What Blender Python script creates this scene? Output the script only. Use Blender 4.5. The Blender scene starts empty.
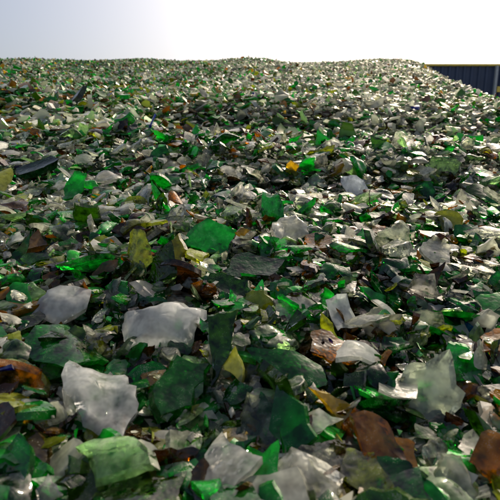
import bpy, math
import numpy as np
from mathutils import Vector
rng = np.random.default_rng(58)
scene = bpy.context.scene

# ---------------------------------------------------------------- terrain height
def vnoise(x, y, seed):
    xi = np.floor(x).astype(np.int64); yi = np.floor(y).astype(np.int64)
    fx = x-xi; fy = y-yi
    fx = fx*fx*(3-2*fx); fy = fy*fy*(3-2*fy)
    def h(a, b):
        n = (a*374761393 + b*668265263 + seed*982451653) & 0x7fffffff
        n = ((n ^ (n >> 13))*1274126177) & 0x7fffffff
        return ((n ^ (n >> 16)) & 0xffff)/65535.0*2-1
    return (h(xi,yi)*(1-fx)+h(xi+1,yi)*fx)*(1-fy)+(h(xi,yi+1)*(1-fx)+h(xi+1,yi+1)*fx)*fy
def sp(t, k): 
    return np.where(t/k > 30, t, k*np.log1p(np.exp(np.minimum(t/k, 30))))
def sstep(a, b, t):
    t = np.clip((t-a)/(b-a), 0, 1); return t*t*(3-2*t)
SL = math.tan(math.radians(12.5))
GZ = -0.75
def H(x, y):
    x = np.asarray(x, float); y = np.asarray(y, float)
    z = SL*y - 0.03*x*(1-sstep(4, 9, y))
    z = z - 0.7*sp(y-17, 0.9) - 0.62*sp(x-1.40-.24*np.maximum(y, 3.5), 0.22) - 0.5*sp(-13-x, 1.0)
    r = np.hypot(x, y)
    z = z + 0.07*sstep(1.6, 6, r)*vnoise(x/1.9+3, y/1.3+7, 1)
    z = z + 0.07*sstep(7, 15, r)*vnoise(x/3.7+1.3, y/6+2, 9) + 0.06*sstep(7, 15, r)*vnoise(x/1.1, y/3, 10) + .12*sstep(8, 15, r)
    z = z + 0.03*sstep(0.5, 2, r)*vnoise(x/.7, y/.45, 2)
    z = z + 0.016*vnoise(x/.22, y/.18, 3)
    yy = y - 0.10*x + 0.05*np.sin(x*4)
    z = z - 0.045*np.exp(-((yy-1.22)/.14)**2)*sstep(-.6, .1, x)
    z = z + 0.035*np.exp(-((yy-1.5)/.15)**2)*sstep(-.6, .1, x)
    z = z - 0.07*np.exp(-((yy-2.2)/.25)**2)*sstep(-1.0, -.2, x)
    z = z + 0.06*np.exp(-((yy-2.75)/.28)**2)
    return z

# ---------------------------------------------------------------- materials
def newmat(name):
    m = bpy.data.materials.new(name); m.use_nodes = True
    nt = m.node_tree; nt.nodes.clear()
    return m, nt, nt.nodes, nt.links
def glass_mat():
    m, nt, N, L = newmat("broken_glass")
    out = N.new('ShaderNodeOutputMaterial')
    at = N.new('ShaderNodeAttribute'); at.attribute_name = 'col'
    tc = N.new('ShaderNodeTexCoord')
    n1 = N.new('ShaderNodeTexNoise'); n1.inputs['Scale'].default_value = 70; n1.inputs['Detail'].default_value = 2
    n1.inputs['Roughness'].default_value = .6
    L.new(tc.outputs['Object'], n1.inputs['Vector'])
    n2 = N.new('ShaderNodeTexNoise'); n2.inputs['Scale'].default_value = 1000; n2.inputs['Detail'].default_value = 1; n2.inputs['Roughness'].default_value = .7
    L.new(tc.outputs['Object'], n2.inputs['Vector'])
    mul = N.new('ShaderNodeMath'); mul.operation = 'MULTIPLY_ADD'; mul.inputs[1].default_value = .9
    L.new(n1.outputs['Fac'], mul.inputs[0]); L.new(n2.outputs['Fac'], mul.inputs[2])
    dust = N.new('ShaderNodeMapRange'); dust.inputs[1].default_value = 1.15; dust.inputs[2].default_value = 1.3
    dust.inputs[3].default_value = 0.0; dust.inputs[4].default_value = .4
    L.new(mul.outputs[0], dust.inputs[0])
    bump = N.new('ShaderNodeBump'); bump.inputs['Strength'].default_value = .4; bump.inputs['Distance'].default_value = .004
    L.new(n1.outputs['Fac'], bump.inputs['Height'])
    rough = N.new('ShaderNodeMapRange'); rough.inputs[1].default_value = .45; rough.inputs[2].default_value = .7
    rough.inputs[3].default_value = .02; rough.inputs[4].default_value = .11
    L.new(n1.outputs['Fac'], rough.inputs[0])
    fz = N.new('ShaderNodeMath'); fz.operation = 'MULTIPLY_ADD'; fz.inputs[1].default_value = 1.5; fz.inputs[2].default_value = -.80
    L.new(n1.outputs['Fac'], fz.inputs[0])
    fa = N.new('ShaderNodeMath'); fa.operation = 'ADD'; fa.use_clamp = True
    L.new(fz.outputs[0], fa.inputs[0]); L.new(at.outputs['Alpha'], fa.inputs[1])
    tr = N.new('ShaderNodeBsdfTransparent'); L.new(at.outputs['Color'], tr.inputs['Color'])
    rf = N.new('ShaderNodeBsdfRefraction'); rf.inputs['IOR'].default_value = 1.4; rf.inputs['Roughness'].default_value = .0
    L.new(at.outputs['Color'], rf.inputs['Color']); L.new(bump.outputs[0], rf.inputs['Normal'])
    m1 = N.new('ShaderNodeMixShader'); m1.inputs[0].default_value = .6
    L.new(tr.outputs[0], m1.inputs[1]); L.new(rf.outputs[0], m1.inputs[2])
    df = N.new('ShaderNodeBsdfDiffuse'); tl = N.new('ShaderNodeBsdfTranslucent')
    for s in (df, tl): L.new(at.outputs['Color'], s.inputs['Color'])
    m2 = N.new('ShaderNodeMixShader'); m2.inputs[0].default_value = .75
    L.new(df.outputs[0], m2.inputs[1]); L.new(tl.outputs[0], m2.inputs[2])
    m3 = N.new('ShaderNodeMixShader'); L.new(fa.outputs[0], m3.inputs[0])
    L.new(m1.outputs[0], m3.inputs[1]); L.new(m2.outputs[0], m3.inputs[2])
    fr = N.new('ShaderNodeFresnel'); fr.inputs['IOR'].default_value = 1.5; L.new(bump.outputs[0], fr.inputs['Normal'])
    gl = N.new('ShaderNodeBsdfGlossy'); L.new(rough.outputs[0], gl.inputs['Roughness']); L.new(bump.outputs[0], gl.inputs['Normal'])
    m4 = N.new('ShaderNodeMixShader'); L.new(fr.outputs[0], m4.inputs[0])
    L.new(m3.outputs[0], m4.inputs[1]); L.new(gl.outputs[0], m4.inputs[2])
    dd = N.new('ShaderNodeBsdfDiffuse'); dd.inputs['Color'].default_value = (.6, .57, .46, 1)
    m5 = N.new('ShaderNodeMixShader'); L.new(dust.outputs[0], m5.inputs[0])
    L.new(m4.outputs[0], m5.inputs[1]); L.new(dd.outputs[0], m5.inputs[2])
    L.new(m5.outputs[0], out.inputs['Surface'])
    return m
def far_mat():
    m, nt, N, L = newmat("glass_chips")
    out = N.new('ShaderNodeOutputMaterial')
    at = N.new('ShaderNodeAttribute'); at.attribute_name = 'col'
    df = N.new('ShaderNodeBsdfDiffuse'); tl = N.new('ShaderNodeBsdfTranslucent')
    for s in (df, tl): L.new(at.outputs['Color'], s.inputs['Color'])
    m2 = N.new('ShaderNodeMixShader'); m2.inputs[0].default_value = .72
    L.new(df.outputs[0], m2.inputs[1]); L.new(tl.outputs[0], m2.inputs[2])
    fr = N.new('ShaderNodeFresnel'); fr.inputs['IOR'].default_value = 1.5
    gl = N.new('ShaderNodeBsdfGlossy'); gl.inputs['Roughness'].default_value = .08; gl.inputs['Color'].default_value = (1, .97, .88, 1)
    m4 = N.new('ShaderNodeMixShader'); L.new(fr.outputs[0], m4.inputs[0])
    L.new(m2.outputs[0], m4.inputs[1]); L.new(gl.outputs[0], m4.inputs[2])
    L.new(m4.outputs[0], out.inputs['Surface'])
    return m
def bed_mat():
    m, nt, N, L = newmat("cullet_bed")
    out = N.new('ShaderNodeOutputMaterial'); p = N.new('ShaderNodeBsdfPrincipled')
    tc = N.new('ShaderNodeTexCoord'); v = N.new('ShaderNodeTexVoronoi'); v.inputs['Scale'].default_value = 70
    L.new(tc.outputs['Object'], v.inputs['Vector'])
    sx = N.new('ShaderNodeSeparateColor'); L.new(v.outputs['Color'], sx.inputs[0])
    cr = N.new('ShaderNodeValToRGB'); cr.color_ramp.interpolation = 'CONSTANT'
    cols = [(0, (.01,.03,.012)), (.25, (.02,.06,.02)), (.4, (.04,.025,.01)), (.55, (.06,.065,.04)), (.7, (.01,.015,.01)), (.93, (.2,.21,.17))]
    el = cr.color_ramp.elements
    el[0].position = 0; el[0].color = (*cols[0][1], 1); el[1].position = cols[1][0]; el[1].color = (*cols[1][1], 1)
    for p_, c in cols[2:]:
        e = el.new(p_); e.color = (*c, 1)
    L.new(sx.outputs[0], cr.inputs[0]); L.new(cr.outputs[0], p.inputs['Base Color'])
    p.inputs['Roughness'].default_value = .35
    b = N.new('ShaderNodeBump'); b.inputs['Strength'].default_value = 1; b.inputs['Distance'].default_value = .01
    L.new(sx.outputs[1], b.inputs['Height']); L.new(b.outputs[0], p.inputs['Normal'])
    L.new(p.outputs[0], out.inputs[0]); return m
def simple_mat(name, c, rough=.6, metal=0, nscale=8, var=.25):
    m, nt, N, L = newmat(name)
    out = N.new('ShaderNodeOutputMaterial'); p = N.new('ShaderNodeBsdfPrincipled')
    tc = N.new('ShaderNodeTexCoord'); n = N.new('ShaderNodeTexNoise'); n.inputs['Scale'].default_value = nscale; n.inputs['Detail'].default_value = 6
    L.new(tc.outputs['Object'], n.inputs['Vector'])
    mx = N.new('ShaderNodeMix'); mx.data_type = 'RGBA'
    mx.inputs[6].default_value = (*[k*(1-var) for k in c], 1); mx.inputs[7].default_value = (*[min(1, k*(1+var)) for k in c], 1)
    L.new(n.outputs['Fac'], mx.inputs[0]); L.new(mx.outputs[2], p.inputs['Base Color'])
    p.inputs['Roughness'].default_value = rough; p.inputs['Metallic'].default_value = metal
    L.new(p.outputs[0], out.inputs[0]); return m
MG = glass_mat(); MF = far_mat(); MB = bed_mat()

# ---------------------------------------------------------------- shard templates
def template(r, ncorner, sub, rings, thick, curv, chunk=False):
    ang = np.sort((np.arange(ncorner)+r.uniform(-.36, .36, ncorner))*2*math.pi/ncorner)
    rad = r.uniform(.36, .68, ncorner)
    asp = r.uniform(.45, .9) if not chunk else r.uniform(.6, .85)
    P = np.c_[np.cos(ang)*rad, np.sin(ang)*rad*asp]
    O = []
    for i in range(ncorner):
        a, b = P[i], P[(i+1) % ncorner]; d = b-a; nrm = np.array([d[1], -d[0]])
        bow = r.uniform(-.10, .12)
        for j in range(sub):
            t = j/sub
            q = a+d*t + nrm*(bow*4*t*(1-t) + (r.normal(0, .03) if j else 0))
            O.append(q)
    O = np.array(O); n = len(O)
    f1, f2, p1, p2 = r.uniform(2, 5), r.uniform(2, 5), r.uniform(0, 6), r.uniform(0, 6)
    wob = (.03 if chunk else .015)
    cx = r.uniform(-.15, .15, 2)
    def surf(side, inset):
        vs = []
        for k in range(rings, 0, -1):
            s = k/rings
            vs.append(O*(s*(inset if k == rings else 1)))
        vs.append(np.zeros((1, 2)))
        q = np.vstack(vs)
        zz = side*thick/2 + wob*np.sin(q[:, 0]*f1*2+p1+side)*np.cos(q[:, 1]*f2*2+p2)
        if chunk:   # thick boss thinning to the rim, like a broken bottle base
            rr = np.hypot(*(q-cx).T)
            zz = zz + side*thick*.45*(1-sstep(.08, .34, rr))
            zz = zz + .018*vnoise(q[:, 0]*7+p1+9, q[:, 1]*7+p2+9, 21)   # conchoidal relief, smooth over the face
            zz[:n] -= side*thick*.22
        return np.c_[q, zz]
    ins = r.uniform(.80, .95); up = r.random() < .5
    top = surf(1, 1.0 if up else ins); bot = surf(-1, ins if up else 1.0)
    F = []
    def fan(off, flip):
        for k in range(rings-1):
            for i in range(n):
                a = off+k*n+i; b = off+k*n+(i+1) % n; c = a+n; d = b+n
                F.extend([(a, b, d), (a, d, c)] if not flip else [(a, d, b), (a, c, d)])
        o = off+(rings-1)*n; c = off+rings*n
        for i in range(n):
            F.append((o+i, o+(i+1) % n, c) if not flip else (o+(i+1) % n, o+i, c))
    nt_ = len(top); fan(0, False); fan(nt_, True)
    ns = len(F)
    e0 = 2*nt_
    V = np.vstack([top, bot, top[:n], bot[:n]])
    for i in range(n):
        a = e0+i; b = e0+(i+1) % n; c = a+n; d = b+n
        F.extend([(a, c, d), (a, d, b)])
    if curv > 0:
        th = r.uniform(0, math.pi); c_, s_ = math.cos(th), math.sin(th)
        x = V[:, 0]*c_+V[:, 1]*s_; y = -V[:, 0]*s_+V[:, 1]*c_; z = V[:, 2]
        R = curv; a = x/R
        x2 = (R-z)*np.sin(a); z2 = R-(R-z)*np.cos(a); z2 = z2 - .08/R
        V = np.c_[x2*c_-y*s_, x2*s_+y*c_, z2]
    sm = np.zeros(len(F), bool); sm[:ns] = True
    return V, np.array(F, np.int32), sm
def curvpick(r): 
    u = r.random()
    return 0 if u < .15 else (r.uniform(.45, .8) if u < .5 else r.uniform(.8, 2.0))
T_HI = [template(rng, rng.integers(3, 7), 5, 3, rng.uniform(.06, .12), curvpick(rng)) for _ in range(46)] + \
       [template(rng, rng.integers(5, 7), 5, 6, rng.uniform(.14, .20), rng.uniform(.6, 1.3), True) for _ in range(14)]
T_MID = [template(rng, rng.integers(3, 6), 2, 2, rng.uniform(.05, .11), curvpick(rng)) for _ in range(34)] + \
        [template(rng, 5, 2, 1, rng.uniform(.15, .25), curvpick(rng), False) for _ in range(5)]
T_LO = [template(rng, rng.integers(3, 6), 1, 1, rng.uniform(.06, .14), 0 if rng.random() < .4 else 1.2) for _ in range(30)]

PAL = [((.96,.97,.84), .44, .16), ((.92,.96,.80), .14, .13), ((.98,.98,.90), .68, .09),
       ((.07,.78,.14), .40, .155), ((.02,.46,.06), .30, .13), ((.16,.34,.03), .25, .11),
       ((.66,.72,.10), .38, .065), ((.66,.36,.04), .34, .062), ((.26,.14,.02), .27, .065),
       ((.62,.86,.46), .30, .08), ((.03,.08,.55), .35, .002), ((.88,.66,.08), .44, .014)]
PC = np.array([p[0] for p in PAL]); PF = np.array([p[1] for p in PAL]); PW = np.array([p[2] for p in PAL]); PW /= PW.sum()

bufV, bufF, bufS, bufC, bufM = [], [], [], [], []
voff = 0
def rotmats(yaw, tilt, tdir):
    n = len(yaw); c, s = np.cos(yaw), np.sin(yaw); o = np.zeros(n); i = np.ones(n)
    Rz = np.stack([np.stack([c, -s, o], 1), np.stack([s, c, o], 1), np.stack([o, o, i], 1)], 1)
    ax = np.stack([np.cos(tdir), np.sin(tdir), o], 1); ct, st = np.cos(tilt), np.sin(tilt); k = 1-ct
    x, y, z = ax.T
    Rt = np.stack([np.stack([ct+x*x*k, x*y*k-z*st, x*z*k+y*st], 1),
                   np.stack([y*x*k+z*st, ct+y*y*k, y*z*k-x*st], 1),
                   np.stack([z*x*k-y*st, z*y*k+x*st, ct+z*z*k], 1)], 1)
    return Rt @ Rz
def emit(T, tid, pos, size, R, col, mat=0):
    global voff
    for k in range(len(T)):
        idx = np.nonzero(tid == k)[0]
        if len(idx) == 0: continue
        V, F, S = T[k]; n = len(idx); m = len(V)
        W = np.einsum('nij,mj->nmi', R[idx], V)*size[idx, None, None] + pos[idx, None, :]
        bufV.append(W.reshape(-1, 3).astype(np.float32))
        FF = F[None]+(voff+np.arange(n)*m)[:, None, None]
        bufF.append(FF.reshape(-1, 3).astype(np.int32)); bufS.append(np.tile(S, n))
        bufM.append(np.full(n*len(F), mat, np.int32))
        bufC.append(np.repeat(col[idx], m, 0).astype(np.float32)); voff += n*m
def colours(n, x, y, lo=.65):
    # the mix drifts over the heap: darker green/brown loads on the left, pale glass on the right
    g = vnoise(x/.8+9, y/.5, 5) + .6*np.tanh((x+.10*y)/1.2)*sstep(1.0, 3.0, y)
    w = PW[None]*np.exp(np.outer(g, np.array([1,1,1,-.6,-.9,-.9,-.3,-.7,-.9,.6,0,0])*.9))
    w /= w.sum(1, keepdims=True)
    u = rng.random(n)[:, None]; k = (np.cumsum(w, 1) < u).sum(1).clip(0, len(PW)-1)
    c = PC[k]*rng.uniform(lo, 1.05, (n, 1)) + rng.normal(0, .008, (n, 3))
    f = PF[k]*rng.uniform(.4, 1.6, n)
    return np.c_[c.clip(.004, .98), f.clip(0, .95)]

HERO = [(-.117,.515,.116,.75,.2,.042,(.98,.985,.98),.90,50), (-.255,.555,.082,.85,.9,.042,(.97,.98,.97),.75,53),
 (-.150,.395,.102,.30,2.2,.034,(.95,.96,.96),.6,52), (-.066,.785,.110,.95,.3,.04,(.07,.76,.16),.5,5),
 (-.134,.690,.080,.95,1.4,.035,(.46,.46,.09),.35,12), (.294,1.205,.095,1.1,2.6,.05,(.74,.78,.84),.65,7),
 (-.945,2.42,.22,.8,.3,.06,(.10,.14,.10),.4,15), (-.615,1.21,.17,.5,.1,.045,(.03,.12,.05),.3,17),
 (-.431,1.07,.10,.9,1.1,.045,(.05,.66,.12),.45,2), (.005,.690,.130,.45,.1,.035,(.02,.26,.05),.25,20),
 (-.070,.418,.085,.55,.5,.036,(.06,.50,.06),.3,22), (.194,.415,.088,.9,1.0,.030,(.84,.90,.76),.45,6),
 (.250,.450,.068,.8,2.0,.036,(.06,.76,.15),.45,8), (.096,.472,.072,.4,2.5,.036,(.54,.31,.05),.3,10),
 (.130,.550,.068,.8,1.5,.036,(.95,.98,.94),.65,31), (-.390,.725,.09,.7,1.7,.036,(.03,.56,.08),.35,14),
 (.175,.592,.054,.8,.7,.036,(.07,.80,.16),.45,16), (-.214,.775,.075,.8,.0,.04,(.24,.13,.04),.35,18),
 (.078,.82,.098,.7,.5,.045,(.98,.97,.89),.7,55), (-.199,.45,.085,.45,1.2,.030,(.46,.52,.34),.25,21),
 (-.017,.437,.058,1.15,1.6,.036,(.68,.70,.22),.45,23), (.455,1.08,.12,.4,.5,.04,(.03,.05,.03),.3,24),
 (.32,.72,.072,.6,.4,.04,(.97,.96,.84),.6,28), (.42,.95,.08,.7,1.9,.045,(.97,.96,.86),.6,29)]
h = np.array([t[:6] for t in HERO])

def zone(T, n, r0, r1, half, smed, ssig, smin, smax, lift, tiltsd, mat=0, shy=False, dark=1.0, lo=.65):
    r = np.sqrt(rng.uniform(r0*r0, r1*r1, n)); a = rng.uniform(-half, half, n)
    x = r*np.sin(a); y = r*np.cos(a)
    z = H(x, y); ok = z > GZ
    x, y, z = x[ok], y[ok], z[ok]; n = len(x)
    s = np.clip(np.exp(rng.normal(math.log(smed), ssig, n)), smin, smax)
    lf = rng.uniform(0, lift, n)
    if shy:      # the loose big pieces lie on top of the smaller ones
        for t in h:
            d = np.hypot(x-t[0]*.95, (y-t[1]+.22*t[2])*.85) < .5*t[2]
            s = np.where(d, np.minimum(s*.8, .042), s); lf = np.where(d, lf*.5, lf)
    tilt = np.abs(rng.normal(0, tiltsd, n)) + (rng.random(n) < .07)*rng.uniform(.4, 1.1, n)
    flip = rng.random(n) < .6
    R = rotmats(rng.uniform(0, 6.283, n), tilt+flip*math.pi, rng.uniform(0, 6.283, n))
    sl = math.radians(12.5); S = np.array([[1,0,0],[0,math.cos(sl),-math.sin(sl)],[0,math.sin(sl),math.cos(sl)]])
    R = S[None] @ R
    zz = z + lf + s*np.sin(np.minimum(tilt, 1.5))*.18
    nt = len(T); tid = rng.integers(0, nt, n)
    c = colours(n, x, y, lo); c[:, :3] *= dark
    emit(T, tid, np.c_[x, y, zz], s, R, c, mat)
D = math.radians
T_N = T_HI[:46] + T_HI[46:50]
zone(T_N, 8200, .12, 1.9, D(50), .050, .34, .022, .086, .042, .42, 0, True)
zone(T_N, 1500, .12, .85, D(48), .046, .34, .022, .075, .034, .40, 0, True)
zone(T_HI[:46], 3400, .12, 1.1, D(48), .027, .3, .012, .042, .044, .6, 0, True)
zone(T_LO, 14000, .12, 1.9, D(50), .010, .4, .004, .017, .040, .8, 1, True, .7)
zone(T_MID, 42000, 1.8, 5.0, D(46), .046, .38, .02, .10, .045, .47, 1, False, 1, .45)
zone(T_LO, 110000, 4.9, 19.5, D(44), .060, .35, .03, .12, .065, .55, 1, False, .97, .35)
n = len(h)
R = rotmats(h[:, 4], h[:, 3], np.zeros(n)+rng.normal(0, .3, n))
emit(T_HI, np.array([t[8] for t in HERO]), np.c_[h[:, 0], h[:, 1], H(h[:, 0], h[:, 1])+h[:, 5]], h[:, 2], R,
     np.array([[*t[6], t[7]] for t in HERO]))

V = np.concatenate(bufV); F = np.concatenate(bufF); S = np.concatenate(bufS); C = np.concatenate(bufC); M = np.concatenate(bufM)
me = bpy.data.meshes.new("broken_glass_pile")
me.vertices.add(len(V)); me.vertices.foreach_set('co', V.ravel())
me.loops.add(F.size); me.loops.foreach_set('vertex_index', F.ravel())
me.polygons.add(len(F)); me.polygons.foreach_set('loop_start', np.arange(0, F.size, 3, dtype=np.int32))
me.update(calc_edges=True)
me.materials.append(MG); me.materials.append(MF)
me.polygons.foreach_set('use_smooth', S)
me.polygons.foreach_set('material_index', M)
ca = me.attributes.new('col', 'FLOAT_COLOR', 'POINT'); ca.data.foreach_set('color', C.ravel())
me.update()
ob = bpy.data.objects.new("broken_glass_pile", me); scene.collection.objects.link(ob)
print("shard verts", len(V), "tris", len(F))

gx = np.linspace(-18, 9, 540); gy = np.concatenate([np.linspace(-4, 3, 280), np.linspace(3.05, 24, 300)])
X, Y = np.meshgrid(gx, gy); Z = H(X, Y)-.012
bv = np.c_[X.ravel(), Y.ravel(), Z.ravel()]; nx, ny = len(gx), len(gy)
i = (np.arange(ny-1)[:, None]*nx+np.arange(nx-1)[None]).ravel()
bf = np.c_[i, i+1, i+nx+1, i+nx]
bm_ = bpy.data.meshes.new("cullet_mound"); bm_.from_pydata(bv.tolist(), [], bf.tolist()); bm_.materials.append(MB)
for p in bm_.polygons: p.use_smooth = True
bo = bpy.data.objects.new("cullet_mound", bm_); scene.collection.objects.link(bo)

# ---------------------------------------------------------------- yard ground
gm = bpy.data.meshes.new("ground"); s = 600
gm.from_pydata([(-s,-s,GZ),(s,-s,GZ),(s,s,GZ),(-s,s,GZ)], [], [(0,1,2,3)])
gm.materials.append(simple_mat("concrete_yard", (.22,.21,.19), .9, 0, 3, .3))
scene.collection.objects.link(bpy.data.objects.new("ground", gm))

# ---------------------------------------------------------------- warehouse behind the pile
wh = bpy.data.objects.new("steel_warehouse", None); scene.collection.objects.link(wh)
def meshobj(name, v, f, mat):
    m = bpy.data.meshes.new(name); m.from_pydata(v, [], f); m.materials.append(mat)
    o = bpy.data.objects.new(name, m); scene.collection.objects.link(o); o.parent = wh; return o
def boxv(x0, x1, y0, y1, z0, z1):
    v = [(x0,y0,z0),(x1,y0,z0),(x1,y1,z0),(x0,y1,z0),(x0,y0,z1),(x1,y0,z1),(x1,y1,z1),(x0,y1,z1)]
    return v, [(0,3,2,1),(4,5,6,7),(0,1,5,4),(1,2,6,5),(2,3,7,6),(3,0,4,7)]
WX0, WX1, WY, WT = 8.0, 36.0, 26.0, 5.4
prof = []; x = WX0
while x < WX1:
    prof += [(x, WY), (x+.20, WY), (x+.25, WY-.07), (x+.37, WY-.07), (x+.42, WY)]; x += .42
v = []; f = []
for (a, b) in prof: v += [(a, b, GZ), (a, b, WT)]
for k in range(len(prof)-1): f.append((2*k, 2*k+2, 2*k+3, 2*k+1))
MBL = simple_mat("blue_cladding", (.035,.055,.11), .45, 0, 1.5, .3)
meshobj("wall_cladding", v, f, MBL)
meshobj("building_body", *boxv(WX0, WX1, WY+.05, WY+14, GZ, WT-.02), MBL)
MY = simple_mat("yellow_trim", (.80,.60,.10), .5)
meshobj("eave_trim", *boxv(WX0-.1, WX1+.1, WY-.14, WY+.04, WT+.0, WT+.10), MY)
MW = simple_mat("grey_steel", (.40,.43,.45), .5)
meshobj("roof", *boxv(WX0-.1, WX1+.1, WY+.045, WY+14.1, WT, WT+.08), MW)
meshobj("downpipe", *boxv(13.75, 13.88, WY-.24, WY-.08, GZ, WT-.01), MW)
meshobj("rail", *boxv(WX0, WX1, WY-.11, WY-.075, 2.9, 3.0), MW)
meshobj("warning_panel", *boxv(13.95, 14.3, WY-.2, WY-.1, 4.0, 4.3), MY)

# ---------------------------------------------------------------- light
SE, SA = math.radians(38), math.radians(30)
sd = Vector((math.sin(SA)*math.cos(SE), math.cos(SA)*math.cos(SE), math.sin(SE)))
sun = bpy.data.lights.new("sun", 'SUN'); sun.energy = 5; sun.angle = math.radians(.5); sun.color = (1, .92, .72)
so = bpy.data.objects.new("sun", sun); so.rotation_euler = (-sd).to_track_quat('-Z', 'Y').to_euler(); scene.collection.objects.link(so)
w = bpy.data.worlds.new("World"); scene.world = w; w.use_nodes = True
N = w.node_tree.nodes; L = w.node_tree.links
bg = N['Background']; sky = N.new('ShaderNodeTexSky'); sky.sky_type = 'NISHITA'; sky.sun_disc = False
sky.sun_elevation = SE; sky.sun_rotation = SA; sky.dust_density = 6; sky.air_density = .9; sky.ozone_density = .5
L.new(sky.outputs[0], bg.inputs[0]); bg.inputs[1].default_value = .15

# ---------------------------------------------------------------- camera
cam = bpy.data.cameras.new("camera"); cam.sensor_width = 36; cam.lens = 31.2; cam.clip_end = 2000; cam.clip_start = .02
cam.dof.use_dof = True; cam.dof.focus_distance = .80; cam.dof.aperture_fstop = 12
co = bpy.data.objects.new("camera", cam); co.location = (0, 0, .358); co.rotation_euler = (math.radians(90-12), 0, 0)
scene.collection.objects.link(co); scene.camera = co
scene.view_settings.view_transform = 'Standard'; scene.view_settings.look = 'None'; scene.view_settings.exposure = 0
